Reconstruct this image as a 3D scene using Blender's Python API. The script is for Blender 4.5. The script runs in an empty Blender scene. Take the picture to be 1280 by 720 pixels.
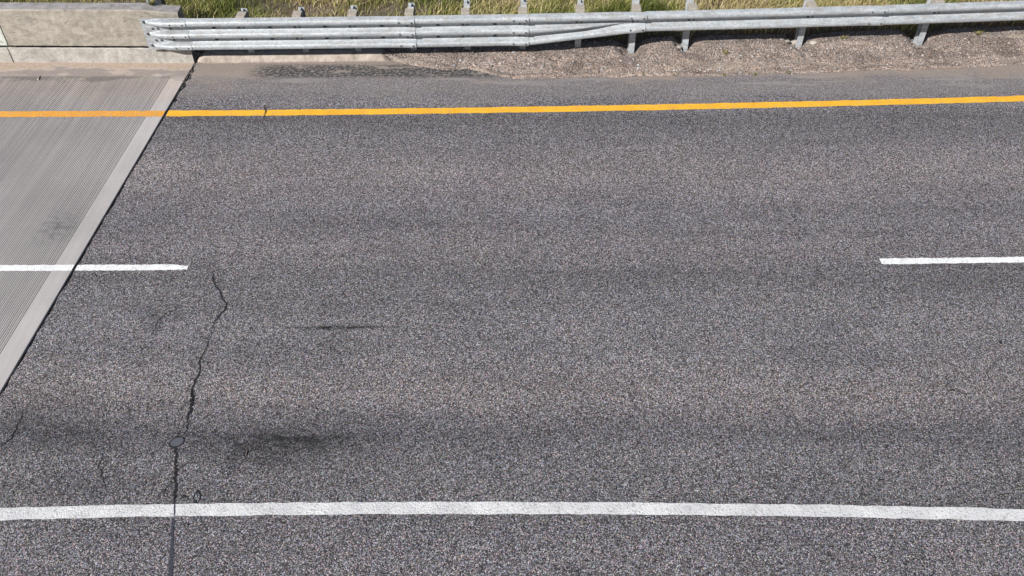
import bpy, bmesh, math, random
import numpy as np
from mathutils import Vector, Matrix
random.seed(7); rng = np.random.default_rng(11)
R = math.radians
S = bpy.context.scene
COL = S.collection

# ------------------------------------------------------------------ camera model (a pole camera 7.8 m above the road)
H = 7.8; TH = R(44.8); F = 1077.0
cT, sT = math.cos(TH), math.sin(TH)
def ratio(py):                      # (H - z) / Y for an image row
    return math.tan(TH + math.atan((py - 360) / F))
def at(px, py, z=0.0):              # ground position of a pixel at height z
    Y = (H - z) / ratio(py); Zd = Y * cT + (H - z) * sT
    return Vector(((px - 640) / F * Zd, Y, z))
def xat(px, Y, z=0.0):
    return (px - 640) / F * (Y * cT + (H - z) * sT)

# ------------------------------------------------------------------ object helpers
def link(name, me, mat=None, parent=None, kind=None, label=None, cat=None, group=None, smooth=False):
    o = bpy.data.objects.new(name, me); COL.objects.link(o)
    if mat is not None and me is not None:
        for m in (mat if isinstance(mat, (list, tuple)) else [mat]): me.materials.append(m)
    if parent is not None: o.parent = parent
    for k, v in (('kind', kind), ('label', label), ('category', cat), ('group', group)):
        if v: o[k] = v
    if smooth and me is not None:
        me.polygons.foreach_set('use_smooth', [True] * len(me.polygons))
    return o
def empty(name, loc, label, cat, group=None):
    o = bpy.data.objects.new(name, None); COL.objects.link(o); o.location = loc
    o.empty_display_size = .2
    o['label'] = label; o['category'] = cat
    if group: o['group'] = group
    return o
def pyd(name, v, f):
    me = bpy.data.meshes.new(name); me.from_pydata([tuple(p) for p in v], [], f); me.update(); return me
def grid_mesh(name, P, flip=False):        # P: array (n, m, 3)
    n, m = P.shape[:2]
    idx = np.arange(n * m).reshape(n, m)
    a, b, c, d = idx[:-1, :-1].ravel(), idx[1:, :-1].ravel(), idx[1:, 1:].ravel(), idx[:-1, 1:].ravel()
    q = np.stack([a, b, c, d] if not flip else [a, d, c, b], 1)
    return np_mesh(name, P.reshape(-1, 3), q)
def np_mesh(name, v, q):
    me = bpy.data.meshes.new(name); k = q.shape[1]
    me.vertices.add(len(v)); me.vertices.foreach_set('co', np.asarray(v, np.float32).ravel())
    me.loops.add(q.size); me.loops.foreach_set('vertex_index', q.astype(np.int32).ravel())
    me.polygons.add(len(q)); me.polygons.foreach_set('loop_start', np.arange(0, q.size, k, dtype=np.int32))
    me.update(calc_edges=True); me.validate(); me.polygons.foreach_set('use_smooth', [False] * len(me.polygons)); return me
def add_box(bm, lo, hi):
    v = [bm.verts.new((x, y, z)) for x in (lo[0], hi[0]) for y in (lo[1], hi[1]) for z in (lo[2], hi[2])]
    for f in ((0,1,3,2),(4,6,7,5),(0,4,5,1),(2,3,7,6),(0,2,6,4),(1,5,7,3)):
        bm.faces.new([v[i] for i in f])
def bm_mesh(name, bm, bev=0):
    bmesh.ops.recalc_face_normals(bm, faces=bm.faces)
    if bev: bmesh.ops.bevel(bm, geom=list(bm.edges), offset=bev, segments=2, affect='EDGES', profile=.6)
    me = bpy.data.meshes.new(name); bm.to_mesh(me); bm.free(); return me

# 2-d value noise for geometry
_perm = rng.random((256, 256))
def vnoise(x, y):
    x = np.asarray(x, float); y = np.asarray(y, float)
    xi = np.floor(x).astype(int); yi = np.floor(y).astype(int); fx = x - xi; fy = y - yi
    fx = fx * fx * (3 - 2 * fx); fy = fy * fy * (3 - 2 * fy)
    g = lambda a, b: _perm[a % 256, b % 256]
    return (g(xi, yi) * (1 - fx) + g(xi + 1, yi) * fx) * (1 - fy) + (g(xi, yi + 1) * (1 - fx) + g(xi + 1, yi + 1) * fx) * fy - .5
def fbm(x, y, o=4):
    s = 0; a = 1
    for i in range(o): s = s + a * vnoise(x * 2**i + 17 * i, y * 2**i + 31 * i); a *= .5
    return s
def sstep(a, b, x):
    t = np.clip((x - a) / (b - a), 0, 1); return t * t * (3 - 2 * t)

# ------------------------------------------------------------------ material helpers
class M:
    def __init__(s, name, rough=.9, spec=.3):
        s.m = bpy.data.materials.new(name); s.m.use_nodes = True
        s.t = s.m.node_tree; s.b = s.t.nodes['Principled BSDF']
        s.b.inputs['Roughness'].default_value = rough
        s.b.inputs['Specular IOR Level'].default_value = spec
        s.pos = s.t.nodes.new('ShaderNodeNewGeometry').outputs['Position']
    def lk(s, a, b): s.t.links.new(a, b)
    def val(s, sock, v):
        if hasattr(v, 'is_linked'): s.lk(v, sock)
        else: sock.default_value = v
    def mapp(s, scale=(1,1,1), vec=None, loc=(0,0,0), rot=(0,0,0)):
        n = s.t.nodes.new('ShaderNodeMapping'); s.lk(vec if vec is not None else s.pos, n.inputs[0])
        n.inputs['Scale'].default_value = scale; n.inputs['Location'].default_value = loc; n.inputs['Rotation'].default_value = rot
        return n.outputs[0]
    def noise(s, scale, detail=3, rough=.5, vec=None, dist=0, out=0):
        n = s.t.nodes.new('ShaderNodeTexNoise'); s.lk(vec if vec is not None else s.pos, n.inputs['Vector'])
        n.inputs['Scale'].default_value = scale; n.inputs['Detail'].default_value = detail
        n.inputs['Roughness'].default_value = rough; n.inputs['Distortion'].default_value = dist
        return n.outputs[out]
    def vor(s, scale, out='Color', feature='F1', vec=None, rand=1):
        n = s.t.nodes.new('ShaderNodeTexVoronoi'); n.feature = feature
        s.lk(vec if vec is not None else s.pos, n.inputs['Vector']); n.inputs['Scale'].default_value = scale
        n.inputs['Randomness'].default_value = rand
        return n.outputs[out]
    def ramp(s, fac, stops, interp='LINEAR'):
        n = s.t.nodes.new('ShaderNodeValToRGB'); n.color_ramp.interpolation = interp
        e = n.color_ramp.elements
        while len(e) < len(stops): e.new(.5)
        for i, (p, c) in enumerate(stops):
            e[i].position = p; c = (c, c, c) if isinstance(c, (int, float)) else c; e[i].color = (*c, 1)
        s.lk(fac, n.inputs[0]); return n.outputs[0]
    def mix(s, fac, a, b, blend='MIX'):
        n = s.t.nodes.new('ShaderNodeMix'); n.data_type = 'RGBA'; n.blend_type = blend
        s.val(n.inputs[0], fac)
        for sk, v in ((n.inputs[6], a), (n.inputs[7], b)):
            if hasattr(v, 'is_linked'): s.lk(v, sk)
            else: sk.default_value = (*v, 1) if not isinstance(v, (int, float)) else (v, v, v, 1)
        return n.outputs[2]
    def math(s, op, a, b=0, clamp=False):
        n = s.t.nodes.new('ShaderNodeMath'); n.operation = op; n.use_clamp = clamp
        s.val(n.inputs[0], a); s.val(n.inputs[1], b); return n.outputs[0]
    def sep(s, v):
        n = s.t.nodes.new('ShaderNodeSeparateXYZ'); s.lk(v, n.inputs[0]); return n.outputs
    def step(s, v, a, b):
        n = s.t.nodes.new('ShaderNodeMapRange'); n.interpolation_type = 'SMOOTHSTEP'; n.clamp = True
        s.val(n.inputs[0], v); n.inputs[1].default_value = a; n.inputs[2].default_value = b; return n.outputs[0]
    def bump(s, h, dist=.01, strength=1, prev=None):
        n = s.t.nodes.new('ShaderNodeBump'); n.inputs['Distance'].default_value = dist; n.inputs['Strength'].default_value = strength
        s.lk(h, n.inputs['Height'])
        if prev is not None: s.lk(prev, n.inputs['Normal'])
        return n.outputs[0]
    def out(s, col=None, nrm=None, rough=None):
        if col is not None:
            if hasattr(col, 'is_linked'): s.lk(col, s.b.inputs['Base Color'])
            else: s.b.inputs['Base Color'].default_value = (*col, 1)
        if nrm is not None: s.lk(nrm, s.b.inputs['Normal'])
        if rough is not None: s.lk(rough, s.b.inputs['Roughness'])
        return s.m

def chips(m, gain=1.0, scale=120):
    """stone chips bound in bitumen: every chip its own grey or tint"""
    wob = m.mix(.012, m.pos, m.noise(90, 2, out=1), 'LINEAR_LIGHT')
    c = m.vor(scale, 'Color', vec=wob); ch = m.sep(c)
    base = m.ramp(ch[0], [(0, .006*gain), (.25, .028*gain), (.5, .09*gain), (.75, .22*gain), (.9, .40*gain), (1, .66*gain)])
    tint = m.ramp(ch[1], [(0, (1.06,.90,1.10)), (.2, (.88,.97,1.16)), (.38, (1.18,.96,.90)), (.55,(1,.98,1)), (.7,(.88,1.06,.96)), (.82,(1.20,1.04,.80)), (.92,(1.22,.90,.92))], 'CONSTANT')
    col = m.mix(1, base, tint, 'MULTIPLY')
    fine = m.ramp(m.noise(150, 3, .7), [(.3, .55), (.7, 1.45)])
    col = m.mix(1, col, fine, 'MULTIPLY')
    dist = m.vor(scale, 'Distance', vec=wob)
    return col, dist, ch

def mat_asphalt():
    m = M('chip_seal_asphalt', .85, .35)
    col, dist, ch = chips(m, 1.2)
    p = m.sep(m.pos)
    # long streaks along the traffic, wheel paths and oil band
    y0 = m.math('ADD', p[1], m.math('MULTIPLY', m.math('SUBTRACT', m.noise(.35, 3), .5), .5))
    f = m.math('DIVIDE', y0, 14.0)
    g = lambda Y, v: (Y / 14.0, v)
    band = m.ramp(f, [g(1,.95), g(4.2,(.98,.96,.97)), g(4.75,.86), g(5.2,.92), g(5.6,(.76,.76,.78)), g(6.15,(1.15,1.10,1.06)), g(6.8,1.0),
                      g(7.4,1.02), g(8.05,.82), g(8.6,(1.03,1.0,.99)), g(9.3,(.94,.93,.95)), g(10.3,(1.22,1.16,1.12)), g(11.2,.92), g(11.7,.78), g(12.1,.98), g(12.7,(1.1,1.05,1.06))])
    col = m.mix(1, col, band, 'MULTIPLY')
    st = m.noise(1, 5, .6, vec=m.mapp((.22, 2.6, 1)))
    col = m.mix(1, col, m.ramp(st, [(.3, .87), (.7, 1.13)]), 'MULTIPLY')
    bl = m.noise(.8, 4, .6)
    col = m.mix(1, col, m.ramp(bl, [(.3, (.93,.93,.95)), (.7, (1.07,1.06,1.05))]), 'MULTIPLY')
    col = m.mix(1, col, (.965,.982,1.012), 'MULTIPLY')
    # dark rubber marks left by tyres
    def mark(px, py, lx, ly, k, col):
        c = at(px, py)
        dx = m.math('DIVIDE', m.math('SUBTRACT', p[0], c.x), lx); dy = m.math('DIVIDE', m.math('SUBTRACT', p[1], c.y), ly)
        r2 = m.math('ADD', m.math('MULTIPLY', dx, dx), m.math('MULTIPLY', dy, dy))
        a = m.math('POWER', 2.718, m.math('MULTIPLY', r2, -1))
        n = m.ramp(m.noise(1, 6, .75, vec=m.mapp((4, 11, 1))), [(.36, .15), (.54, 1)])
        a = m.math('MULTIPLY', m.math('MULTIPLY', a, k), n)
        return m.mix(a, col, m.mix(1, col, (.30,.30,.31), 'MULTIPLY'))
    for a in ((415, 409.5, .38, .030, 1), (415, 410, .30, .025, 1), (450, 409, .65, .022, 1), (365, 549, .72, .06, .95), (345, 556, .95, .24, .85), (320,575,.5,.2,.5), (90, 545, .55, .16, .7), (40,525,.5,.35,.45), (110,600,.8,.2,.3),
              (1035,500,.7,.03,.3), (1060, 548, .6, .12, .35), (700,340,2.5,.05,.3), (1200, 333, 1.6, .05, .5), (190, 395, .12, .2, .5)):
        col = mark(*a, col)
    # worn bald shoulder with drifted dirt towards the kerb
    dn = m.math('ADD', p[1], m.math('MULTIPLY', m.math('SUBTRACT', m.noise(1, 5, .65, vec=m.mapp((.8, 2.6, 1))), .5), 1.5))
    shoulder = m.step(dn, 12.15, 12.5)
    sh = m.mix(.6, col, m.ramp(m.noise(45, 4, .75), [(.3, (.155,.142,.136)), (.7, (.375,.342,.322))]))
    col = m.mix(m.math('MULTIPLY', shoulder, .75), col, sh)
    # pale filler wiped along the shoulder
    pale = m.ramp(m.noise(1, 5, .6, vec=m.mapp((.7, 6, 1), loc=(3,1,0))), [(.52, 0), (.62, 1)])
    pale = m.math('MULTIPLY', m.math('MULTIPLY', pale, m.step(p[1], 12.6, 12.75)), m.math('SUBTRACT', 1, m.step(p[1], 13.0, 13.15)))
    col = m.mix(m.math('MULTIPLY', pale, .7), col, (.34,.315,.30))
    dirt = m.step(dn, 12.8, 13.15)
    cl = m.math('MULTIPLY', m.math('MULTIPLY', m.step(p[1], 12.88, 13.02), m.math('SUBTRACT', 1, m.step(p[1], 13.3, 13.42))), m.ramp(m.noise(1, 5, .7, vec=m.mapp((1.6, 5, 1), loc=(7,2,0))), [(.36, 0), (.44, 1)]))
    cl = m.math('MULTIPLY', m.math('MULTIPLY', cl, m.step(p[0], -4.7, -4.1)), m.math('SUBTRACT', 1, m.step(p[0], -.6, .2)))
    left = m.math('SUBTRACT', 1, m.step(m.math('ADD', p[0], m.math('MULTIPLY', m.noise(3, 3), .8)), -4.6, -4.0))
    left = m.math('MULTIPLY', left, m.step(dn, 12.55, 13.0))
    dcol = m.ramp(m.noise(60, 4, .75), [(.25, (.22,.18,.15)), (.7, (.47,.39,.33))])
    col = m.mix(m.math('MULTIPLY', m.math('MAXIMUM', dirt, left), .8), col, dcol)
    lump = m.ramp(m.noise(17, 5, .75), [(.36, (.02,.02,.02)), (.5, (.075,.07,.07)), (.66, (.42,.39,.37))])
    col = m.mix(m.math('MULTIPLY', cl, .95), col, lump)
    hgt = m.math('ADD', m.math('MULTIPLY', dist, -1), m.math('MULTIPLY', ch[2], .35))
    n = m.bump(hgt, .011, .9)
    n = m.bump(m.noise(1.2, 4), .02, .3, n)
    return m.out(col, n)

def mat_concrete(name, a, b, c, pits=.5, streak=(1,1,1), fine=1):
    m = M(name, .88, .3)
    n1 = m.noise(1.9, 8, .68, dist=2.2, vec=m.mapp(streak)); n2 = m.noise(5.5, 5, .6, dist=.6); n3 = m.noise(70, 4, .7)
    col = m.ramp(n1, [(.28, a), (.5, b), (.72, c)])
    col = m.mix(1, col, m.ramp(n2, [(.3, (.86,.85,.83)), (.7, (1.12,1.12,1.12))]), 'MULTIPLY')
    col = m.mix(1, col, m.ramp(n3, [(.3, 1-.22*fine), (.7, 1+.2*fine)]), 'MULTIPLY')
    sc_ = m.noise(1, 6, .7, dist=1.5, vec=m.mapp((3.5, 3.5, 7), rot=(0, R(-38), 0)))
    col = m.mix(m.math('MULTIPLY', m.ramp(sc_, [(.54, 0), (.64, 1)]), .55), col, (.16,.148,.13))
    col = m.mix(m.math('MULTIPLY', m.ramp(sc_, [(.30, 1), (.40, 0)]), .4), col, (.52,.49,.44))
    pit = m.vor(9, 'Distance'); pr = m.sep(m.vor(9, 'Color'))
    pm = m.math('MULTIPLY', m.math('SUBTRACT', 1, m.step(pit, .05, .10)), m.math('GREATER_THAN', pr[0], 1-pits*.6))
    col = m.mix(m.math('MULTIPLY', pm, .75), col, (.07,.06,.055))
    bm_ = m.bump(m.math('SUBTRACT', n3, pm), .008, .6); bm_ = m.bump(n2, .02, .35, bm_)
    return m.out(col, bm_)

def mat_deck():
    m = M('tined_concrete', .9, .25)
    n1 = m.noise(.9, 5, .6); n3 = m.noise(110, 4, .75)
    col = m.ramp(n1, [(.3, (.335,.315,.31)), (.7, (.415,.39,.382))])
    col = m.mix(1, col, m.ramp(m.noise(1, 4, .6, vec=m.mapp((11, .5, 1), rot=(0,0,R(-2.6)))), [(.3, .93), (.7, 1.06)]), 'MULTIPLY')
    col = m.mix(1, col, m.ramp(n3, [(.25, .72), (.75, 1.28)]), 'MULTIPLY')
    p = m.sep(m.pos)
    dn = m.math('ADD', p[1], m.math('MULTIPLY', m.math('SUBTRACT', m.noise(1, 5, .65, vec=m.mapp((1.1, 3, 1))), .5), 1.0))
    gut = m.math('MULTIPLY', m.step(dn, 12.85, 13.0), m.math('SUBTRACT', 1, m.step(dn, 13.12, 13.2)))
    col = m.mix(m.math('MULTIPLY', gut, .6), col, (.15,.135,.13))
    dirt = m.step(dn, 13.1, 13.3)
    dcol = m.ramp(m.noise(22, 5, .7), [(.3, (.23,.185,.15)), (.7, (.42,.35,.29))])
    col = m.mix(m.math('MULTIPLY', dirt, .85), col, dcol)
    warm = m.step(dn, 11.9, 12.6)
    col = m.mix(m.math('MULTIPLY', warm, .5), col, m.mix(1, col, (1.12,.98,.86), 'MULTIPLY'))
    c = at(72, 283)
    dx = m.math('DIVIDE', m.math('SUBTRACT', p[0], c.x), .25); dy = m.math('DIVIDE', m.math('SUBTRACT', p[1], c.y), .3)
    r2 = m.math('ADD', m.math('MULTIPLY', dx, dx), m.math('MULTIPLY', dy, dy))
    st = m.math('MULTIPLY', m.math('POWER', 2.718, m.math('MULTIPLY', r2, -1)), m.ramp(m.noise(12, 4), [(.4, 0), (.65, .8)]))
    col = m.mix(st, col, .10)
    return m.out(col, m.bump(n3, .006, .5))

def mat_paint(name, a, b, wear=.5, scale=60):
    m = M(name, .7, .35)
    n = m.noise(120, 4, .75); big = m.noise(4, 4, .6)
    col = m.mix(m.ramp(big, [(.3, 0), (.7, 1)]), a, b)
    col = m.mix(1, col, m.ramp(n, [(.25, .78), (.7, 1.08)]), 'MULTIPLY')
    c = m.sep(m.vor(scale, 'Color')); w = m.noise(7, 4, .7)
    th = m.math('SUBTRACT', 1.02 - wear * .12, m.math('MULTIPLY', m.step(w, .5, .75), wear * .35))
    hole = m.math('GREATER_THAN', c[0], th)
    col = m.mix(m.math('MULTIPLY', hole, .55), col, (.26,.25,.25))
    d = m.vor(52, 'Distance')
    return m.out(col, m.bump(m.math('MULTIPLY', d, -1), .008, .6))

def mat_flat(name, col, rough=.8, var=.25, scale=60, bump=.004, metal=0, spec=.3):
    m = M(name, rough, spec); m.b.inputs['Metallic'].default_value = metal
    n = m.noise(scale, 4, .65)
    c = m.mix(1, col, m.ramp(n, [(.25, 1 - var), (.75, 1 + var)]), 'MULTIPLY')
    return m.out(c, m.bump(n, bump, .6) if bump else None)

def mat_galv(name='galvanised_steel', k=1.0, metal=.15):
    m = M(name, .5, .5); m.b.inputs['Metallic'].default_value = metal
    sp = m.sep(m.vor(38, 'Color')); n = m.noise(1, 5, .65, vec=m.mapp((2.2, 9, 14)))
    col = m.mix(m.ramp(n, [(.3, 0), (.7, 1)]), (.30*k,.328*k,.352*k), (.43*k,.45*k,.468*k))
    col = m.mix(1, col, m.ramp(sp[0], [(0, .84), (1, 1.14)]), 'MULTIPLY')
    dirt = m.ramp(m.noise(1, 5, .7, vec=m.mapp((5, 5, 22), loc=(2,0,1))), [(.50, 0), (.66, 1)])
    col = m.mix(m.math('MULTIPLY', dirt, .5), col, (.24*k,.205*k,.175*k))
    return m.out(col, m.bump(m.noise(9, 3), .008, .35), m.ramp(sp[1], [(0, .42), (1, .6)]))

def mat_dirt(name, warm=0):
    m = M(name, .95, .15)
    n1 = m.noise(1.7, 6, .65, dist=.5); n2 = m.noise(55, 4, .75)
    col = m.ramp(n1, [(.3, (.19,.162,.145)), (.5, (.30,.26,.232)), (.7, (.43,.375,.335))])
    v = m.vor(64, 'Color'); c = m.sep(v); d = m.vor(64, 'Distance')
    st = m.ramp(c[0], [(0, .2), (.3, .65), (.7, 1.15), (1, 2.0)])
    col = m.mix(.85, col, m.mix(1, col, st, 'MULTIPLY'))
    tint = m.ramp(c[1], [(0, (1,1,1)), (.3, (.9,.97,1.08)), (.55, (1.08,.96,.92)), (.8, (1,1.02,.95))], 'CONSTANT')
    col = m.mix(1, col, tint, 'MULTIPLY')
    col = m.mix(1, col, m.ramp(n2, [(.25, .6), (.75, 1.35)]), 'MULTIPLY')
    q = m.sep(m.pos); u = m.math('ADD', m.math('SUBTRACT', q[1], m.math('MULTIPLY', q[0], .045)), m.math('MULTIPLY', m.math('SUBTRACT', m.noise(2.2, 5, .65), .5), .7))
    gm_ = m.step(u, 13.18, 13.34)
    col = m.mix(m.math('MULTIPLY', gm_, .75), m.mix(1, col, (1.08,1.0,.95), 'MULTIPLY'), m.mix(1, col, (.80,.76,.75), 'MULTIPLY'))
    # bands of fine sand washed along the edge
    p = m.sep(m.pos)
    sand = m.ramp(m.noise(1, 4, .6, vec=m.mapp((.45, 4.2, 1), rot=(0,0,R(-2)), loc=(0,.4,0))), [(.57, 0), (.66, 1)])
    col = m.mix(m.math('MULTIPLY', sand, .55), col, m.ramp(n2, [(.3, (.33,.265,.215)), (.7, (.46,.385,.325))]))
    h = m.math('ADD', m.math('MULTIPLY', d, -1), m.math('MULTIPLY', n2, .7))
    return m.out(col, m.bump(h, .018, .9))

def mat_attr(name, rough=.85, trans=0.0, spec=.2):
    m = M(name, rough, spec)
    a = m.t.nodes.new('ShaderNodeAttribute'); a.attribute_name = 'tone'
    n = m.noise(60, 3)
    col = m.mix(1, a.outputs[0], m.ramp(n, [(.3, .85), (.7, 1.15)]), 'MULTIPLY')
    if trans:
        t = m.t.nodes.new('ShaderNodeBsdfTranslucent'); m.lk(col, t.inputs[0])
        mx = m.t.nodes.new('ShaderNodeMixShader'); mx.inputs[0].default_value = trans
        m.lk(m.b.outputs[0], mx.inputs[1]); m.lk(t.outputs[0], mx.inputs[2])
        o = [x for x in m.t.nodes if x.type == 'OUTPUT_MATERIAL'][0]; m.lk(mx.outputs[0], o.inputs[0])
    return m.out(col)

ASPH = mat_asphalt(); DECK = mat_deck()
GROOVE = mat_flat('groove_dirt', (.20,.186,.18), .95)
WALLC = mat_concrete('parapet_concrete', (.21,.192,.168), (.315,.285,.242), (.41,.372,.318), .7, (1,1,2.2))
CURBC = mat_concrete('kerb_concrete', (.27,.255,.23), (.38,.36,.33), (.47,.45,.42), .9)
TOPC = mat_concrete('weathered_top_concrete', (.20,.19,.19), (.28,.265,.265), (.36,.345,.345), 1.0)
KERBM = mat_concrete('shoulder_kerb_concrete', (.26,.215,.185), (.36,.305,.265), (.45,.395,.35), .6)
WHITE = mat_paint('white_line_paint', (.66,.665,.68), (.80,.80,.80), .55)
WHITE2 = mat_paint('worn_white_line_paint', (.49,.49,.505), (.66,.66,.665), 1.1)
YEL = mat_paint('yellow_line_paint', (.74,.37,.02), (.82,.46,.04), .7)
YEL2 = mat_paint('orange_yellow_line_paint', (.66,.29,.035), (.72,.35,.06), .9)
TAR = mat_flat('bitumen', (.020,.019,.021), .55, .3, 40)
TARB = mat_flat('bluish_crack_sealant', (.045,.048,.062), .5, .4, 50)
PATCH = mat_flat('smooth_patch', (.085,.088,.105), .6, .3, 90)
SEAL = mat_flat('joint_seal_rubber', (.012,.012,.012), .7, .3)
GALV = mat_galv(); GALVP = mat_galv('galvanised_post_steel', 1.1, .1)
BOLTM = mat_flat('bolt_steel', (.10,.095,.095), .6, .3, 80, .002, .3)
BLOCKM = mat_flat('weathered_block_timber', (.33,.295,.25), .9, .3, 30, .008)
DIRT = mat_dirt('gravel_dirt'); SOIL = mat_flat('dry_soil', (.125,.098,.076), .95, .4, 25, .02)
GRASSM = mat_attr('grass_blades', .7, .35); PEB = mat_attr('pebbles', .9)
STONE = mat_concrete('pale_broken_stone', (.26,.235,.20), (.36,.33,.29), (.45,.42,.38), .4)
RUBBER = mat_flat('black_rubber', (.012,.012,.013), .75, .3)
PINKC = mat_flat('faded_red_plastic', (.26,.18,.17), .7, .3)

# ------------------------------------------------------------------ joint between the bridge deck and the road
jl = [at(0, 488), at(93, 335), at(203, 145), at(243, 78)]
js = np.polyfit([p.y for p in jl], [p.x for p in jl], 1)
def jx(y): return js[0] * y + js[1]
GAP = .030
ycurb = 13.44

# rail line: top edge of the guardrail beam in the photograph, 0.87 m up
ZT = .87
rp = [at(px, py, ZT) for px, py in ((188,24),(235,23.6),(380,22.4),(519,20.3),(661,18.2),(807,14.3),(1000,10),(1105,7.2),(1280,1.2))]
rc = np.polyfit([p.x for p in rp], [p.y for p in rp], 2)
xr_end = 9.5
def ry(x):
    x = np.asarray(x, float)
    y = np.polyval(rc, np.minimum(x, xr_end)); sl = 2 * rc[0] * xr_end + rc[1]
    return y + np.maximum(x - xr_end, 0) * sl
def rx(px, z=.7):
    x = 0
    for _ in range(8): x = xat(px, float(ry(x)), z)
    return x

# ------------------------------------------------------------------ ground sheet
def axis(lo, hi, fine, far):
    a = list(np.arange(lo, hi, fine)); s = fine; p = lo; l = []
    while p > -far: s *= 1.6; p -= s; l.append(p)
    s = fine; p = a[-1]; r = []
    while p < far: s *= 1.6; p += s; r.append(p)
    return np.array(l[::-1] + a + r)
POSTS = [302, 372, 441, 512, 582, 653, 722, 790, 858, 1002, 1155]
hollow_posts = [(790, .17, .20), (858, .16, .18), (1002, .15, .24), (1155, .22, .26), (1320, .13, .24), (1490, .13, .24)]
def post_x(px):
    if px < 650: return rx(px)
    x = rx(px)
    for _ in range(4): x = xat(px, float(ry(x)) + .24, .25)
    return x
def hollows(X, Y):
    z = 0
    for px, d, w in hollow_posts:
        cx = post_x(px); cy = float(ry(cx)) + .31
        wx = np.where(X < cx, w * .9, w * 1.2)
        z = z - d * np.exp(-np.abs((X - cx) / wx) ** 2.4 - np.abs((Y - cy) / .30) ** 3)
    return z
gx = axis(-14, 14, .25, 420); gy = axis(12.0, 24, .2, 420)
GX, GY = np.meshgrid(gx, gy, indexing='ij')
def ground_z(X, Y):
    off = Y - ry(np.clip(X, -14, 14))
    z = np.where(Y < 12.9, -.12, 0)
    z = z + sstep(12.5, 14.2, Y) * .16 - .16 * sstep(14.8, 22, Y) - .6 * sstep(20, 60, Y)
    z = np.where(Y >= 12.9, z - .10 * (1 - sstep(13.3, 14.1, Y)), z)
    z = z + fbm(X * .9, Y * .9) * .08 * sstep(14.2, 15, Y)
    z = z + hollows(X, Y) * 1.2
    z = z - .12 * (X < -5) * (Y < 14.4)
    z = z - .30 * (1 - sstep(.40, .60, off)) * (Y > 12.9)
    return z
GZ = ground_z(GX, GY)
link('ground', grid_mesh('ground', np.stack([GX, GY, GZ], -1)), SOIL, kind='structure', smooth=True)

# ------------------------------------------------------------------ asphalt road
def edge_y(x):                              # far edge of the asphalt (under the kerb and the gravel)
    return ycurb + .02 + .055 * np.maximum(x + 3, 0)
v = []; n = 160
ys = np.linspace(.4, ycurb + .03, n)
rag = np.array([.006 * random.uniform(-1, 1) + (random.uniform(0, .07) if y > 12.1 else random.uniform(0, .012) + .012 * max(0, math.sin(y * 3.1) * math.sin(y * 7.7))) for y in ys])
P = np.zeros((n, 4, 3))
for i, y in enumerate(ys):
    f = (y - .4) / (ycurb + .03 - .4)
    for k, x in enumerate((jx(y) + GAP + rag[i], 0, 12, 160)):
        P[i, k] = (x, .4 + f * (float(edge_y(x if k < 3 else 12)) - .4) if k else y, 0)
me = grid_mesh('road', P, flip=True)
# skirt so that the slab has a cut edge at the joint
bm = bmesh.new(); bm.from_mesh(me)
bm.verts.ensure_lookup_table()
vs = [bm.verts[i * 4] for i in range(n)]; lo = [bm.verts.new((q.co.x, q.co.y, -.10)) for q in vs]
for i in range(n - 1): bm.faces.new((vs[i], lo[i], lo[i + 1], vs[i + 1]))
bm.to_mesh(me); bm.free()
road = link('road', me, ASPH, kind='structure')

# ------------------------------------------------------------------ bridge deck with real tined grooves
ystart, yg = .4, 12.98
hdr = .265
prof = [(0.0, -.25), (0.0, -.006), (-.006, 0.0), (-hdr, 0.0)]; gm = [0, 0, 0]
x = -hdr; sp = .0265
while x > -4.6:
    w = .0105 * random.uniform(.8, 1.2); d = .006 * random.uniform(.7, 1.2)
    prof += [(x - .002, -d), (x - w + .002, -d), (x - w, 0), (x - sp, 0)]; gm += [1, 1, 1, 0]
    x -= sp
prof.append((-60, 0)); gm.append(0)
V = []; Fc = []; MI = []
m_ = len(prof)
for y in (ystart, yg):
    V += [(jx(y) + a, y, b) for a, b in prof]
for k in range(m_ - 1):
    Fc.append((k, k + 1, m_ + k + 1, m_ + k)); MI.append(gm[k])
# smooth gutter strip beside the kerb
b0 = len(V); yb = ycurb + .35
V += [(jx(yg) - .0, yg + .0, -.25), (jx(yg), yg, -.002), (jx(yg) - 60, yg, 0), (jx(yb), yb, 0.0), (jx(yb) - 60, yb, 0), (jx(yb), yb, -.25)]
Fc += [(b0 + 1, b0 + 2, b0 + 4, b0 + 3), (b0, b0 + 1, b0 + 3, b0 + 5)]; MI += [0, 0]
me = pyd('bridge_deck', V, Fc)
deck = link('bridge_deck', me, [DECK, GROOVE], kind='structure')
me.polygons.foreach_set('material_index', MI)
bm = bmesh.new(); bm.from_mesh(me); bmesh.ops.recalc_face_normals(bm, faces=bm.faces)
if sum(f.normal.z * f.calc_area() for f in bm.faces) < 0: bmesh.ops.reverse_faces(bm, faces=bm.faces)
bm.to_mesh(me); bm.free()

V = []
for y in np.linspace(.4, ycurb + .05, 40): V += [(jx(y) - .004, y, -.028), (jx(y) + GAP + .09, y, -.03)]
link('joint_seal', pyd('joint_seal', V, [(2*i, 2*i+1, 2*i+3, 2*i+2) for i in range(39)]), SEAL, kind='structure')

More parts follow.
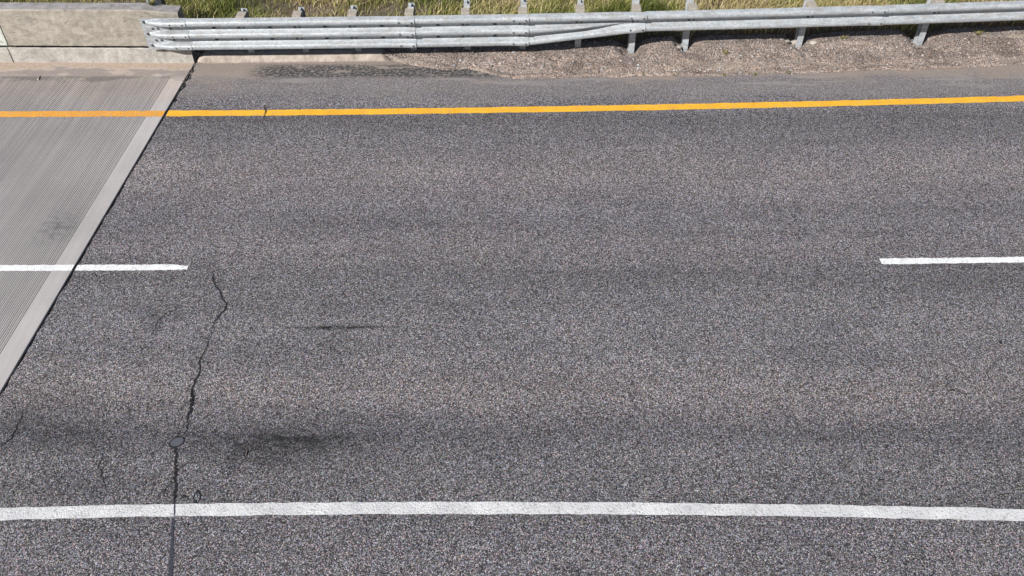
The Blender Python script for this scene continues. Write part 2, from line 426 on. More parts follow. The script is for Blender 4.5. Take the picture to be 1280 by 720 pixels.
# ------------------------------------------------------------------ painted lines (each follows its own slight bend)
def line_fn(pts, deg=2):
    w = [at(px, py) for px, py in pts]
    c = np.polyfit([p.x for p in w], [p.y for p in w], deg); xs = [p.x for p in w]
    lo_, hi_ = min(xs), max(xs)
    d = np.polyder(c)
    def f(x):
        xc = min(max(x, lo_), hi_); return float(np.polyval(c, xc) + (x - xc) * np.polyval(d, xc))
    return f
yl = line_fn([(0,142.5),(200,142.5),(400,141),(640,137),(960,131),(1280,123.5)])
dl = line_fn([(0,335),(235,334.5),(640,331.5),(1100,326.5),(1280,325)], 2)
wl = line_fn([(0,643),(120,639.5),(300,636.5),(500,635.5),(640,635.5),(800,636),(1000,638),(1150,641),(1280,644)], 3)
def stripe(name, f, xa, xb, w, mat, parent, label, z=.004, rag=.007, ends=(None, None)):
    n = max(2, int(abs(xb - xa) / .035)); n = min(n, 500)
    xs = np.linspace(xa, xb, n); up = []; dn = []
    wob = 0
    for i, xx in enumerate(xs):
        y = f(float(xx)); e0 = e1 = 0
        a = y + w / 2 + random.uniform(-rag, rag); b = y - w / 2 + random.uniform(-rag, rag)
        for side, e in ((0, ends[0]), (1, ends[1])):
            if e:
                t = (xx - xa) if side == 0 else (xb - xx)
                if t < e: k = t / e; a -= (1 - k) * w * .35 * random.uniform(.5, 1.2); b += (1 - k) * w * .25 * random.uniform(.2, 1.2)
        up.append((xx, a, z)); dn.append((xx, b, z))
    me = pyd(name, dn + up, [(i, i + 1, n + i + 1, n + i) for i in range(n - 1)])
    return link(name, me, mat, parent, label=label)
def jcross(f, d): 
    x = -5.6
    for _ in range(5): x = jx(f(x)) + d
    return x
stripe('edge_line', yl, jcross(yl, GAP + .02), 60, .165, YEL, road, 'bright yellow edge line on the asphalt')
stripe('edge_line', yl, -40, jcross(yl, -.002), .165, YEL2, deck, 'duller orange yellow edge line on the grooved concrete')
xd = at(235, 334).x
stripe('lane_dash', dl, jcross(dl, GAP + .012), xd, .110, WHITE, road, 'white lane dash starting at the concrete joint, with a chipped end', ends=(None, .24))
stripe('lane_dash', dl, xd - 3.05, jcross(dl, -.002), .110, WHITE, deck, 'white lane dash on the grooved concrete')
xd2 = at(1100, 326).x
stripe('lane_dash', dl, xd2, xd2 + 3.05, .110, WHITE, road, 'white lane dash at the right of the carriageway', ends=(None, None))
for k in range(1, 4): stripe('lane_dash', dl, xd2 + 12.19 * k, xd2 + 12.19 * k + 3.05, .110, WHITE, road, None)
stripe('edge_line', wl, jcross(wl, GAP + .01), 60, .140, WHITE2, road, 'wide worn white edge line on the near side')
stripe('edge_line', wl, -40, jcross(wl, -.002), .140, WHITE2, deck, None)

# ------------------------------------------------------------------ cracks and patches in the asphalt
def crack(name, pts, mat, z, label=None, sub=8, jit=.015):
    w = [(at(px, py), r) for px, py, r in pts]; Lp = []; 
    for (a, ra), (b, rb) in zip(w[:-1], w[1:]):
        for i in range(sub):
            t = i / sub; p = a.lerp(b, t)
            p = p + Vector((random.uniform(-jit, jit), random.uniform(-jit, jit), 0))
            Lp.append((p, ra + (rb - ra) * t))
    Lp.append(w[-1])
    V = []
    for i, (p, r) in enumerate(Lp):
        a = Lp[max(0, i - 1)][0]; b = Lp[min(len(Lp) - 1, i + 1)][0]; d = (b - a).normalized(); nn = Vector((-d.y, d.x, 0))
        r = max(.0012, r * random.uniform(.65, 1.35)); V += [p + nn * r + Vector((0, 0, z)), p - nn * r + Vector((0, 0, z))]
    return link(name, pyd(name, V, [(2*i, 2*i+1, 2*i+3, 2*i+2) for i in range(len(Lp) - 1)]), mat, road, label=label)
k = .0014
crack('crack', [(266,338,5*k),(267,354,7*k),(275,363,6*k),(277,372,6*k),(285,381,7*k),(278,391,7*k),(268,402,8*k)], TAR, .004, 'upper ragged crack near the left dash')
crack('crack', [(268,402,3*k),(265,413,2*k),(262,425,2*k),(256,440,3*k),(250,448,5*k),(251,466,8*k),(242,481,6*k),(240,490,9*k),(240,500,16*k),(239,513,14*k),(234,521,6*k),(234,535,5*k),(231,543,3*k)], TAR, .004, 'long open crack through the right lane')
crack('crack', [(219,560,7*k),(220,572,9*k),(219,590,11*k),(219,605,11*k),(219,618,9*k),(218,629,6*k)], TAR, .004, 'straight crack below the round patch')
crack('crack_sealant', [(218,630,4*k),(218,645,4*k)], TARB, .008, 'thin crack across the white edge line', jit=.004)
crack('crack_sealant', [(217,648,8*k),(216,660,9*k),(215,680,11*k),(214,700,13*k),(213,719,15*k),(212,760,15*k)], TARB, .004, 'bluish filled crack below the white edge line', jit=.006)
crack('crack', [(243,618,3*k),(247,614,4*k),(251,619,4*k),(250,625,4*k),(246,629,4*k),(242,624,4*k),(243,618,3*k)], TAR, .0045, 'small ring of cracked asphalt by the white edge line', jit=.003)
crack('crack', [(225,624,3*k),(232,620,5*k),(238,624,3*k)], TAR, .004, None)
crack('crack', [(196,395,1*k),(204,405,2*k),(212,392,1.5*k),(224,384,1.2*k)], TAR, .004, None)
crack('crack', [(230,532,1.5*k),(224,540,2.5*k),(221,547,2*k)], TAR, .004, None)
for pts in ([(262,425,1.6*k),(250,420,1.2*k),(238,428,1*k)], [(240,500,2*k),(228,508,1.5*k),(224,520,1*k)], [(190,420,1*k),(194,408,1.8*k),(200,398,2*k),(215,388,1.5*k)],
            [(0,560,2*k),(14,548,3*k),(24,530,3*k),(30,512,2*k)], [(250,448,1.5*k),(262,455,1*k)], [(130,560,1*k),(124,585,2*k),(131,604,1.4*k)], [(330,134,3*k),(333,140,4*k),(329,147,3*k)], [(218,600,1.5*k),(206,612,1.2*k),(198,622,1*k)]):
    crack('crack', [(a_, b_, r_ * 1.8) for a_, b_, r_ in pts], TAR, .0085 if pts[0][1] < 140 else .004)
def blob(name, px, py, rx_, ry_, rot, mat, z, label, n=28, jit=.06, parent=road):
    c = at(px, py); V = []
    for i in range(n):
        a = 2 * PI * i / n; r = 1 + random.uniform(-jit, jit)
        x, y = rx_ * r * math.cos(a), ry_ * r * math.sin(a)
        V.append((c.x + x * math.cos(rot) - y * math.sin(rot), c.y + x * math.sin(rot) + y * math.cos(rot), z))
    return link(name, pyd(name, V, [tuple(range(n))]), mat, parent, label=label)
PI = math.pi
blob('round_patch', 221, 553, .086, .072, R(25), TAR, .0045, 'dark rim of the round patch on the crack')
pt = blob('patch_fill', 221.5, 553, .070, .056, R(25), PATCH, .0085, 'smooth bluish fill of the round patch')

# ------------------------------------------------------------------ gravel shoulder
xs = np.arange(-2.75, 16, .032); nv = 56
front_px = [(440,66),(478,72),(492,79),(506,82),(530,85),(560,88),(585,86),(605,91),(625,95),(645,97.5),(700,98),(760,96.5),(800,95),(850,95),(900,95.5),(1000,92),(1050,90),(1150,87),(1280,82)]
fw = [at(px, py) for px, py in front_px]
fy = np.interp(xs, [p.x for p in fw] + [16], [p.y for p in fw] + [fw[-1].y + .3])
fy = fy + fbm(xs * 2.2, xs * 0 + 3.3, 5) * .07
back = ry(xs) + .62
rills = []
for a_, b_, dd, ww in (((984,48),(1012,72),.05,.04), ((1012,72),(975,75),.03,.03), ((1130,47),(1160,66),.05,.045), ((850,56),(868,66),.04,.05), ((1000,73),(1040,78),.03,.03), ((1060,78),(1230,70),.025,.03), ((770,57),(785,68),.04,.05), ((690,72),(760,76),.02,.03)):
    A_, B_ = at(*a_, .08), at(*b_, .05); rills.append((A_.x, A_.y, B_.x, B_.y, dd, ww))
GP = np.zeros((len(xs), nv, 3))
for j in range(nv):
    t = j / (nv - 1); y = fy + (back - fy) * t
    lev = np.where(xs < 1.6, .085, .085 + .05 * sstep(1.6, 2.6, xs)) 
    off = y - ry(xs)
    z = .010 + lev * sstep(-.30, .18, off) - .10 * sstep(.42, .62, off)
    z = z * (.25 + .75 * sstep(-2.7, -2.0, xs)) 
    z = z + .010 * sstep(0, .06, y - fy) - .02 * (1 - sstep(-.012, .012, y - fy))
    act = sstep(0, .1, y - fy)
    z = z + act * (fbm(xs * 2.3, y * 2.6, 3) * .028 + fbm(xs * 11, y * 11, 3) * .016 + vnoise(xs * 36, y * 36) * .010)
    z = z + hollows(xs, y)
    for (ax, ay, bx_, by_, dd, ww) in rills:
        tt = np.clip(((xs - ax) * (bx_ - ax) + (y - ay) * (by_ - ay)) / ((bx_ - ax) ** 2 + (by_ - ay) ** 2), 0, 1)
        ds = np.hypot(xs - ax - tt * (bx_ - ax), y - ay - tt * (by_ - ay)) + vnoise(xs * 14, y * 14) * .02
        z = z - dd * np.exp(-(ds / ww) ** 2)
    # wheel-packed rut parallel to the asphalt
    z = z - .012 * np.exp(-((y - fy - .16) / .06) ** 2)
    GP[:, j] = np.stack([xs, y, np.maximum(z, .006 + .004*t) if j < 3 else z], 1)
link('gravel_shoulder', grid_mesh('gravel_shoulder', GP), DIRT, kind='structure', smooth=True)
def shoulder_z(x, y):
    i = int(np.clip((x - xs[0]) / .032, 0, len(xs) - 1)); t = np.clip((y - fy[i]) / (back[i] - fy[i]), 0, 1)
    return GP[i, int(t * (nv - 1)), 2]

# pebbles: unit stones copied by arrays into one uncountable layer
ico = bmesh.new(); bmesh.ops.create_icosphere(ico, subdivisions=1, radius=1)
iv = np.array([v.co[:] for v in ico.verts]); ifc = np.array([[v.index for v in f.verts] for f in ico.faces]); ico.free()
def stones(name, spots, label):
    Vv = []; Ff = []; Cc = []
    for i, (x, y, z, r) in enumerate(spots):
        sc = r * np.array([random.uniform(.8, 1.4), random.uniform(.7, 1.1), random.uniform(.5, .8)])
        p = iv * (1 + rng.uniform(-.22, .22, (len(iv), 1))) * sc
        a = random.uniform(0, 6.28); c, s_ = math.cos(a), math.sin(a)
        p = np.stack([p[:, 0] * c - p[:, 1] * s_, p[:, 0] * s_ + p[:, 1] * c, p[:, 2]], 1) + (x, y, z + r * .2)
        Vv.append(p); Ff.append(ifc + i * len(iv))
        g = random.choice([.12, .18, .24, .30, .36, .44]) * random.uniform(.8, 1.2); t = random.choice([(1,.88,.78), (1,.93,.9), (.95,.97,1.02), (1,.82,.72)])
        Cc.append(np.tile([g * t[0], g * t[1], g * t[2], 1], (len(iv), 1)))
    me = np_mesh(name, np.concatenate(Vv), np.concatenate(Ff))
    at_ = me.attributes.new('tone', 'FLOAT_COLOR', 'POINT'); at_.data.foreach_set('color', np.concatenate(Cc).astype(np.float32).ravel())
    return link(name, me, PEB, kind='stuff', label=label, cat='gravel')
sp_ = []
for i in range(9000):
    x = random.uniform(-2.6, 10.5); j = int((x - xs[0]) / .032); y = fy[j] - .03 + random.random() ** .8 * (back[j] - fy[j])
    r = .003 + .011 * random.random() ** 5
    sp_.append((x, y, float(shoulder_z(x, y)), r))
for i in range(420):
    x = random.uniform(-1.5, 10.5); j = int((x - xs[0]) / .032); y = fy[j] + .05 + random.random() * (back[j] - fy[j] - .2)
    sp_.append((x, y, float(shoulder_z(x, y)), random.uniform(.012, .026)))
for i in range(2600):                     # chips lost on the paved shoulder
    x = random.uniform(-5.3, 9.5); y = 13.45 - .05 * abs(random.gauss(0, 5)) * .8
    sp_.append((x, y, .002, .003 + .006 * random.random() ** 3))
for i in range(260):                      # crumbs along the joint and kerb foot
    y = 13.42 - abs(random.gauss(0, .5)); sp_.append((jx(y) + .03 + random.uniform(-.02, .12), y, .001, random.uniform(.002, .008)))
stones('gravel', sp_, 'loose pebbles and chips strewn over the dirt shoulder below the rail')

# ------------------------------------------------------------------ grass
def grass(name, n, xr, yr, hfun, label, seed, dens=None):
    g = np.random.default_rng(seed)
    x = g.uniform(*xr, n); y = g.uniform(*yr, n)
    if dens is not None:
        keep = g.random(n) < dens(x, y); x, y = x[keep], y[keep]
    n = len(x); hh = hfun(x, y, g); z = ground_z(x, y) - .01
    ang = g.normal(.25, 1.3, n); lean = g.uniform(.1, .85, n) * hh
    dx, dy = np.cos(ang) * lean, np.sin(ang) * lean * .8
    wd = g.uniform(.004, .010, n) * (.6 + hh); wa = g.uniform(0, 6.28, n); wx, wy = np.cos(wa) * wd, np.sin(wa) * wd
    V = np.zeros((n, 7, 3))
    for lv, (t, k) in enumerate(((0, 1), (.4, .85), (.75, .55))):
        cx = x + dx * t ** 2; cy = y + dy * t ** 2; cz = z + hh * (t - .22 * t ** 2)
        V[:, lv * 2] = np.stack([cx - wx * k, cy - wy * k, cz], 1); V[:, lv * 2 + 1] = np.stack([cx + wx * k, cy + wy * k, cz], 1)
    V[:, 6] = np.stack([x + dx, y + dy, z + hh * .78], 1)
    b = (np.arange(n) * 7)[:, None]
    tri = np.concatenate([b + np.array(t) for t in ([0,1,3],[0,3,2],[2,3,5],[2,5,4],[4,5,6])])
    me = np_mesh(name, V.reshape(-1, 3), tri)
    pal = np.array([(.10,.125,.03),(.19,.215,.055),(.28,.29,.085),(.40,.37,.14),(.55,.47,.24),(.68,.59,.36),(.40,.29,.18)])
    patch = fbm(x * .8, y * 1.1 + 9, 3)
    w = np.clip(g.normal(.48, .28, n) - patch * .75, 0, .999); ci = (w * len(pal)).astype(int)
    cc = pal[ci] * g.uniform(.75, 1.3, (n, 1))
    C4 = np.concatenate([np.repeat(cc, 7, 0), np.ones((n * 7, 1))], 1)
    a_ = me.attributes.new('tone', 'FLOAT_COLOR', 'POINT'); a_.data.foreach_set('color', C4.astype(np.float32).ravel())
    return link(name, me, GRASSM, kind='stuff', label=label, cat='grass')
def dens_near(x, y):
    off = y - ry(x)
    d = sstep(.48, .6, off) * (.25 + .9 * sstep(-.35, .25, fbm(x * 1.1 + 5, y * 1.6, 3)))
    left = np.where(x < -2.2, .7, 1.0)
    return np.where((x < -5.4) & (off < .9), 0, d * left)
def h_near(x, y, g):
    base = .20 + .22 * sstep(-.4, .5, fbm(x * .7, y * .9, 3))
    tall = np.where(x > -2.2, 1.0, .62) * np.where(y - ry(x) < .95, .75, 1)
    return base * tall * g.uniform(.5, 1.35, len(x))
grass('grass', 150000, (-11.5, 12.5), (13.6, 17.6), h_near, 'rough green and straw coloured grass growing behind the guardrail', 3, dens_near)
grass('grass', 40000, (-30, 30), (17.6, 34), lambda x, y, g: g.uniform(.15, .5, len(x)), 'sparser dry grass farther down the bank', 5)

def on_shoulder(px, py):
    z = .05
    for _ in range(6): q = at(px, py, z); z = float(shoulder_z(q.x, q.y))
    return at(px, py, z)
# small weeds on the dirt, each its own plant
def weed(px, py, z, hgt, n, straw, label, spread=1.0, group=None):
    p = at(px, py, z) if z > .5 else on_shoulder(px, py); V = []; T = []; C = []
    for i in range(n):
        a = random.uniform(0, 6.28); l = hgt * random.uniform(.5, 1.1); ln = l * random.uniform(.3, 1.0) * spread
        dx, dy = math.cos(a) * ln, math.sin(a) * ln; b = len(V); wd = random.uniform(.003, .006)
        px_, py_ = -math.sin(a) * wd, math.cos(a) * wd; ox, oy = random.uniform(-.03, .03), random.uniform(-.03, .03)
        for t, k_ in ((0, .8), (.5, 1), (1, .1)):
            cx, cy, cz = ox + dx * t, oy + dy * t, l * (t - .35 * t * t)
            V += [(cx - px_ * k_, cy - py_ * k_, cz), (cx + px_ * k_, cy + py_ * k_, cz)]
        T += [(b, b+1, b+3, b+2), (b+2, b+3, b+5, b+4)]
        c = random.choice([(.13,.16,.04), (.20,.21,.06)] if not straw or random.random() > straw else [(.42,.36,.18), (.34,.27,.12)])
        C += [(*c, 1)] * 6
    me = pyd('weed', V, T); a_ = me.attributes.new('tone', 'FLOAT_COLOR', 'POINT'); a_.data.foreach_set('color', np.array(C, np.float32).ravel())
    o = link('weed', me, GRASSM, label=label, cat='weed', group=group); o.location = p; return o
weed(906, 68, .06, .11, 34, .5, 'small green and straw weed alone in the middle of the dirt shoulder', group='weeds on the dirt shoulder')
weed(1053, 49, .12, .12, 30, .7, 'yellowish weed tuft at the rail shadow edge right of the stones', group='weeds on the dirt shoulder')
weed(1222, 43, .13, .12, 46, .8, 'straw coloured weed tuft near the right edge under the rail', 1.6, group='weeds on the dirt shoulder')
for px_, py_ in ((803,93.5), (842,94), (905,94), (943,93.5), (986,91)):
    weed(px_, py_, .02, .05, 16, .25, 'tiny green sprout at the ragged line where the gravel meets the asphalt', group='sprouts along the asphalt edge')
weed(190, 6, .95, .17, 60, .2, 'green weed rising behind the top of the concrete barrier')

# ------------------------------------------------------------------ concrete barrier
yF = ycurb                                    # foot of the kerb face
f0 = np.polyfit([at(0, 78).x, at(243, 79).x], [at(0, 78).y, at(243, 79).y], 1)
def by(x): return float(np.polyval(f0, x))
def loft(name, xs_, prof_fn, caps=True, jit=0):
    n = len(xs_); m = len(prof_fn(xs_[0])); V = []
    for x in xs_:
        for (y, z) in prof_fn(x): V.append((x, y + random.uniform(-jit, jit), z + random.uniform(-jit, jit)))
    Fq = [(i*m+k, i*m+(k+1) % m, (i+1)*m+(k+1) % m, (i+1)*m+k) for i in range(n-1) for k in range(m)]
    if caps: Fq += [tuple(range(m)), tuple(reversed(range((n-1)*m, n*m)))]
    me = pyd(name, V, Fq); bm = bmesh.new(); bm.from_mesh(me); bmesh.ops.recalc_face_normals(bm, faces=bm.faces); bm.to_mesh(me); bm.free()
    return me
xe = at(243, 78).x - .015                     # right end of the barrier
ZC = .275; ZB = .94
xjoint = xat(7, yF + .08, .45)
def top_z(x):
    xa = xat(172, 13.6, .95)
    return ZB - .05 * float(sstep(xa, xe - .05, np.array(x)))
def wall_prof(x):
    b = by(x); t = top_z(x)
    return [(b + .13, -.05), (b + .13, ZC + .012), (b + .060, ZC + .018), (b + .09, t - .02), (b + .10, t), (b + .335, t + .005), (b + .35, t - .015), (b + .36, -.3), (b + .13, -.3)]
def curb_prof(x):
    b = by(x)
    return [(b, -.05), (b + .012, ZC - .012), (b + .022, ZC), (b + .032, ZC - .001), (b + .034, -.05)]
def barrier(name, xa, xb, label, wallmat):
    root = empty(name, ((xa + xb) / 2, by((xa + xb) / 2), 0), label, 'barrier', 'concrete barrier sections beside the bridge deck')
    o0 = root.location
    def part(nm, xs_, fn, mt, jit=0):
        me = loft(nm, xs_, fn, jit=jit); me.transform(Matrix.Translation(-Vector(o0))); return link(nm, me, mt, root)
    n = max(3, int((xb - xa) / .06)); n = min(n, 120)
    w = part('wall', np.linspace(xa, xb, n), wall_prof, [wallmat, TOPC], .0025)
    me = w.data
    for p in me.polygons:
        if p.normal.z > .8 and p.center.z > .5: p.material_index = 1
    part('kerb', np.linspace(xa, xb if xb < xe - .1 else xe + .02, n), curb_prof, CURBC, .004)
    return root
barrier('concrete_barrier', xjoint, xe - .06, 'stained beige concrete barrier end block that the guardrail is bolted to', WALLC)
WALL2 = mat_concrete('paler_parapet_concrete', (.40,.42,.37), (.50,.52,.47), (.56,.58,.53), .2)
barrier('concrete_barrier', xjoint - 24, xjoint - .022, 'paler concrete barrier section left of the vertical gap at the photo edge', WALL2)

# ------------------------------------------------------------------ low kerb between the barrier and the gravel
xa, xb = at(247, 78).x, at(487, 76).x
def kerb_prof(x):
    b = ycurb + (.03 if x > -5 else .01) - .0 * x
    b = np.interp(x, [xa, xb], [at(250, 79.5).y, at(485, 76.5).y])
    e = float(sstep(xa - .01, xa + .16, np.array(x))); r = float(1 - sstep(xb - .16, xb, np.array(x)))
    h = .105 * (.28 + .72 * e ** .6) * (.12 + .88 * r); ins = .05 * (1 - e)
    wv = float(fbm(np.array(x * 3.0), np.array(1.5), 3)) * .014
    return [(b + ins, -.03), (b + ins + .004, .02), (b + ins + .035, h * .72 + wv), (b + ins + .06, h * .94 + wv), (b + ins + .09, h + wv), (b + .22, h * 1.06), (b + .26, h * .9), (b + .28, -.03)]
k_ = empty('roadside_kerb', ((xa + xb) / 2, kerb_prof((xa + xb) / 2)[0][0], 0), 'low rounded concrete kerb lying under the guardrail beside the asphalt', 'kerb')
me = loft('kerb_body', np.linspace(xa, xb, 110), kerb_prof, jit=.003); me.transform(Matrix.Translation(-k_.location)); link('kerb_body', me, KERBM, k_, smooth=False)

# ------------------------------------------------------------------ guardrail
G = empty('guardrail', (rx(661), float(ry(rx(661))), 0), 'galvanised steel guardrail, three waves by the barrier narrowing to two at the right', 'guardrail')
g0 = Vector(G.location)
K = 1.10                                       # beam size read off the photograph
D = .097 * K; OFS = .25 * D
def wave(levels):                              # levels: list of (z, depth fraction)
    return levels
# thrie beam: (drop from the top, depth fraction), every crest four points, valleys two
def crest(c, half):                            # one wave
    return [(c - half * .62, .12), (c - half * .42, .80), (c - half * .30, .96), (c, 1.0), (c + half * .30, .96), (c + half * .42, .80), (c + half * .62, .12)]
pit = .194 * K
thrie = [(0, .10), (.012 * K, .0)] + crest(.062*K + .0, .097*K*1.0)[0:] + [(.159*K - .012, .0), (.159*K + .012, 0)] + crest(.256*K, .097*K) + [(.353*K - .012, 0), (.353*K + .012, 0)] + crest(.450*K, .097*K) + [(.494*K + .004, 0), (.507*K, .08)]
wbm = [(0, .10), (.012 * K, .0)] + crest(.062*K, .097*K) + [(.150*K, .0), (.152*K, 0)] + [(.153*K + .0012*i*K, .0) for i in range(7)] + [(.162*K, 0), (.164*K, 0)] + crest(.256*K, .097*K) + [(.300*K + .004, 0), (.313*K, .08)]
thrie = np.array(thrie); wbm = np.array(wbm)
def beam(name, xa, xb, ka, kb, proud, label=None, n=None, lift=0):
    n = n or max(8, int((xb - xa) / .12)); V = np.zeros((n, len(thrie), 3))
    for i in range(n):
        t = i / (n - 1); x = xa + (xb - xa) * t
        k = ka + (kb - ka) * t
        pr = thrie * (1 - k) + wbm * k
        if 0 < k < 1 or ka != kb:
            # the middle wave flattens out before the lower one reaches it
            fl = float(1 - sstep(.35, .95, np.array(k))); pr = pr.copy(); pr[11:18, 1] = thrie[11:18, 1] * fl
        y0 = float(ry(x)) + OFS - proud - .019 * float(sstep(xb - .40, xb - .05, np.array(x)))
        V[i, :, 0] = x; V[i, :, 1] = y0 - pr[:, 1] * D; V[i, :, 2] = ZT - pr[:, 0] + lift
    V -= np.array(g0)
    o = link(name, grid_mesh(name, V, flip=False), GALV, G, label=label, smooth=True)
    md = o.modifiers.new('thickness', 'SOLIDIFY'); md.thickness = .004; md.offset = 0; es = o.modifiers.new('split', 'EDGE_SPLIT'); es.split_angle = R(55)
    return o
J = [rx(235), rx(519), rx(661), rx(807), rx(1105), 0, 0]
J[5] = J[4] + 3.9; J[6] = J[5] + 3.9
lap = .20
panels = []
for i in range(6):
    ka, kb = [(0,0),(0,0),(0,1),(1,1),(1,1),(1,1)][i]
    lab = ['long three-wave beam panel', 'short three-wave beam panel', 'tapering transition panel from three waves to two', None, None, None][i]
    a = J[i] - (lap if i else .1)
    if i in (2,): 
        # transition: keep straight laps at both ends
        o = beam('rail_panel', J[2], J[3], 0, 1, .0, lab, 40)
    else: o = beam('rail_panel', J[i] - .02, J[i + 1], ka, kb, [0, 0, 0, .0, 0, 0][i], lab)
    panels.append(o)
# end shoe: waves run out into a flat plate on the barrier
sx0, sx1 = rx(177.5), J[0] + .005
zc = [ZT - c * K for c in (.062, .256, .450)]
n, m = 44, 90
V = np.zeros((n, m, 3))
for i in range(n):
    x = sx0 + (sx1 - sx0) * (i / (n - 1)) ** 1.15
    for j in range(m):
        z = ZT + .005 - (.52 * K) * j / (m - 1); d = 0
        for q, c in enumerate(zc):
            s_ = x - (sx0 + .085 + .012 * q)
            if s_ > 0:
                g_ = min(1, (s_ / .30)) ** .55; half = .060 * K * (.40 + .60 * min(1, s_ / .28))
                u = abs(z - c) / half
                if u < 1: d = max(d, g_ * (1 - u ** 3.2) ** .8)
        V[i, j] = (x, float(ry(x)) + OFS - d * D * 1.03 - .006, z)
V -= np.array(g0)
sh = link('end_shoe', grid_mesh('end_shoe', V), GALV, G, label='flat end plate with three pointed waves, bolted to the barrier', smooth=True)
md = sh.modifiers.new('thickness', 'SOLIDIFY'); md.thickness = .006; md.offset = 0; es = sh.modifiers.new('split', 'EDGE_SPLIT'); es.split_angle = R(55)

# bolts
bmb = bmesh.new(); bmesh.ops.create_cone(bmb, cap_ends=True, segments=10, radius1=.016, radius2=.012, depth=.014, matrix=Matrix.Rotation(R(90), 4, 'X'))
bolt_me = bm_mesh('bolt', bmb); bolt_me.materials.append(BOLTM)
bms = bmesh.new(); add_box(bms, (-.03, -.004, -.011), (.03, .004, .011)); slot_me = bm_mesh('slot', bms, .003); slot_me.materials.append(SEAL)
def bolt(parent, x, z, dep, me=bolt_me, name='bolt', s=1, lean=0):
    o = bpy.data.objects.new(name, me); COL.objects.link(o); o.parent = parent
    o.location = Vector((x, float(ry(x)) + OFS - dep * D - .008, z)) - g0; o.scale = (s, s, s); o.rotation_euler.x = R(lean); return o
for i, x in enumerate(J[:5]):
    cs = zc if i < 3 else [ZT - .062*K, ZT - .256*K]
    for c in cs:
        for dx in (.05, .26):
            bolt(panels[max(0, i - 1)] if i else sh, x - dx, c + .004, 1.05 + (.19 if dx < .1 else .09) * (i > 0), s=.9)
for q, c in enumerate(zc):
    bolt(sh, sx0 + .055 + .012 * q, c + .01, .1, s=1.5)
for q, c in enumerate((ZT - .159*K, ZT - .353*K)):
    for dx in (.17, .26, .47): bolt(sh, sx0 + dx, c, .12, s=1.15)
# post bolts and slots in the valleys
def panel_at(x):
    for i in range(5, -1, -1):
        if x >= J[i]: return panels[i], i
    return sh, 0
PX = [post_x(p) for p in POSTS] ; px_step = (PX[-1] - PX[-2])
PX += [PX[-1] + 1.98 * k for k in (1, 2, 3)]
for x in PX:
    p, i = panel_at(x)
    vs = [ZT - .159*K, ZT - .353*K] if i < 2 else [ZT - .157*K]
    for z in vs:
        bolt(p, x - .05, z, .12, s=1.15); bolt(p, x + .03, z, .12, s=.9)
        if i < 2: bolt(p, x - .47, z + .002, .05, slot_me, 'slot')

# posts and blockouts
def ibeam(z0, z1, bf=.105, d=.15, tf=.010, tw=.008):
    bm = bmesh.new()
    add_box(bm, (-bf/2, 0, z0), (bf/2, tf, z1)); add_box(bm, (-bf/2, d - tf, z0), (bf/2, d, z1)); add_box(bm, (-tw/2, tf + .0005, z0), (tw/2, d - tf - .0005, z1))
    return bm_mesh('post', bm)
post_tall = ibeam(-.55, .99); post_low = ibeam(-.55, .90)
for m_me in (post_tall, post_low): m_me.materials.append(GALVP)
def block_mesh(z0, z1, w=.14, d=.19):
    bm = bmesh.new(); add_box(bm, (-w/2, 0, z0), (w/2, d, z1)); return bm_mesh('blockout', bm, .008)
bt = block_mesh(.34, .905); bl = block_mesh(.34, .885); bw = block_mesh(.50, .925)
for m_me in (bt, bl, bw): m_me.materials.append(BLOCKM)
ptops = [.86, .87, .885, .93, .965, .985, .93, .995, .99, .985, .97, .985, .985, .985]
for i, x in enumerate(PX):
    w3 = x < J[2] + .2
    yb = float(ry(x)) + OFS + .006
    z1 = [.885, .89, .895, .905, .90, .905, .915, .905, .90, .885, .90, .9, .9, .9][i]
    b = link('blockout', block_mesh(.34 if w3 else (.44 if x < J[3] - .3 else ZT - .33), z1, .15, .19), BLOCKM, G)
    b.location = Vector((x, yb, 0)) - g0
    ang = random.uniform(-2, 2); b.rotation_euler.z = R(ang)
    p = link('post', ibeam(-.55, ptops[i]), GALVP, G)
    p.location = Vector((x + random.uniform(-.01, .01), yb + .196, 0)) - g0; p.rotation_euler = (R(random.uniform(-1.5, 1.5)), R(random.uniform(-1.5, 1.5)), R(ang))

# lone post behind the barrier
mp = empty('steel_post', (xat(185, 14.0, .9), 14.02, 0), 'short steel post standing in the weeds behind the concrete barrier', 'post')
link('shaft', ibeam(-.5, .93), GALVP, mp)
bm = bmesh.new(); add_box(bm, (.07, .02, .45), (.20, .17, .90)); link('block', bm_mesh('block', bm, .01), TARB, mp)

# ------------------------------------------------------------------ loose stones by a post, scraps on the road
def rock(px, py, z, s, label, name='stone', mat=STONE, flat=.5, cat='stone', group=None):
    bm = bmesh.new(); bmesh.ops.create_icosphere(bm, subdivisions=2, radius=1)
    for v in bm.verts:
        f = 1 + .22 * float(fbm(np.array(v.co.x * 1.7 + px), np.array(v.co.y * 1.7 + v.co.z * 2.1), 3)); v.co *= f
        v.co.z = max(v.co.z, -.6)
    me = bm_mesh(name, bm)
    o = link(name, me, mat, label=label, cat=cat, group=group); o.scale = (s[0], s[1], s[2]); o.location = on_shoulder(px, py) + Vector((0, 0, s[2] * .4)); return o
rock(993, 54, -.01, (.075, .07, .05), 'pale broken stone leaning on the left of a guardrail post')
rock(1017, 54.5, .0, (.085, .055, .04), 'pale flat stone lying just right of a guardrail post, in the washed-out hollow')
rock(984, 52, .04, (.05, .03, .02), 'small pale stone on the left rim of the washed-out hollow')
rock(848, 60, .02, (.055, .05, .035), 'pale stone lodged left of a guardrail post')
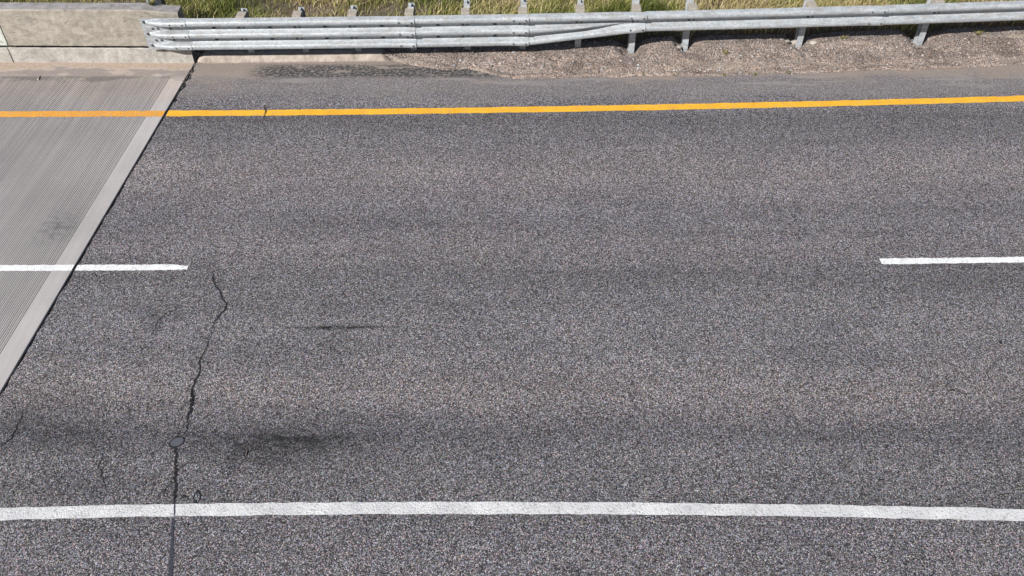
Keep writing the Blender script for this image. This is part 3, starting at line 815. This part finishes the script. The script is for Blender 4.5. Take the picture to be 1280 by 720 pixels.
def scrap(px, py, pts, hgt, mat, label, name='scrap'):
    c = at(px, py); bm = bmesh.new()
    lo = [bm.verts.new((x, y, 0)) for x, y in pts]; hi = [bm.verts.new((x * .8 + .004, y * .8, hgt * random.uniform(.6, 1))) for x, y in pts]
    bm.faces.new(lo[::-1]); bm.faces.new(hi)
    for i in range(len(pts)): bm.faces.new((lo[i], lo[(i+1) % len(pts)], hi[(i+1) % len(pts)], hi[i]))
    o = link(name, bm_mesh(name, bm), mat, label=label, cat='debris', group='scraps lying on the asphalt'); o.location = (c.x, c.y, .003); return o
sc = scrap(306, 567, [(-.024,-.028),(.012,-.034),(.014,.034),(.0,.024)], .02, RUBBER, 'black upright scrap with a faded red edge left of the lower tyre marks')
bm = bmesh.new(); add_box(bm, (.016, -.032, 0), (.024, .034, .016)); link('edge_strip', bm_mesh('edge_strip', bm, .003), PINKC, sc)
scrap(1190, 488, [(-.035,-.008),(.03,-.012),(.035,.008),(-.02,.010)], .012, RUBBER, 'flat black scrap in the reddish wheel path near the right edge')
scrap(1250, 428, [(-.014,-.02),(.012,-.022),(.015,.02),(-.01,.022)], .014, RUBBER, 'tiny black scrap farthest right on the asphalt')
scrap(1101, 600, [(-.035,-.004),(.04,-.006),(.035,.006),(-.03,.006)], .010, RUBBER, 'thin black scrap just above the white edge line')
scrap(1029, 488, [(-.03,-.004),(.05,-.005),(.045,.005),(-.03,.006)], .008, RUBBER, 'long thin black scrap at the left end of the reddish wheel path')
scrap(49, 98, [(-.02,-.06),(.012,-.065),(.0,.0),(-.016,.07)], .02, BLOCKM, 'brown sliver lying on the grooved concrete beside the kerb')

# ------------------------------------------------------------------ light, sky, camera
SUN_EL, SUN_AZ = R(38), R(42)               # the sun stands behind the camera, to its left
d = Vector((-math.sin(SUN_AZ) * math.cos(SUN_EL), -math.cos(SUN_AZ) * math.cos(SUN_EL), math.sin(SUN_EL)))
L = bpy.data.lights.new('sun', 'SUN'); L.energy = 5.0; L.angle = R(.5); L.color = (1, .97, .93)
so = bpy.data.objects.new('sun', L); COL.objects.link(so); so.rotation_euler = d.to_track_quat('Z', 'Y').to_euler(); so.location = (-10, -10, 20)
W = bpy.data.worlds.new('World'); S.world = W; W.use_nodes = True
nt = W.node_tree; sky = nt.nodes.new('ShaderNodeTexSky'); sky.sky_type = 'NISHITA'; sky.sun_disc = False
sky.sun_elevation = SUN_EL; sky.sun_rotation = math.atan2(d.x, d.y) % (2 * PI)
bg = nt.nodes['Background']; nt.links.new(sky.outputs[0], bg.inputs[0]); bg.inputs[1].default_value = .05
cam = bpy.data.cameras.new('camera'); co = bpy.data.objects.new('camera', cam); COL.objects.link(co)
co.location = (0, 0, H); co.rotation_euler = (R(90) - TH, 0, 0)
cam.sensor_width = 36; cam.lens = F / 1280 * 36; cam.clip_start = .1; cam.clip_end = 2000
S.camera = co
S.view_settings.view_transform = 'Standard'; S.view_settings.look = 'None'; S.view_settings.exposure = .4; S.view_settings.gamma = 1
S.render.engine = 'CYCLES'; S.cycles.max_bounces = 6
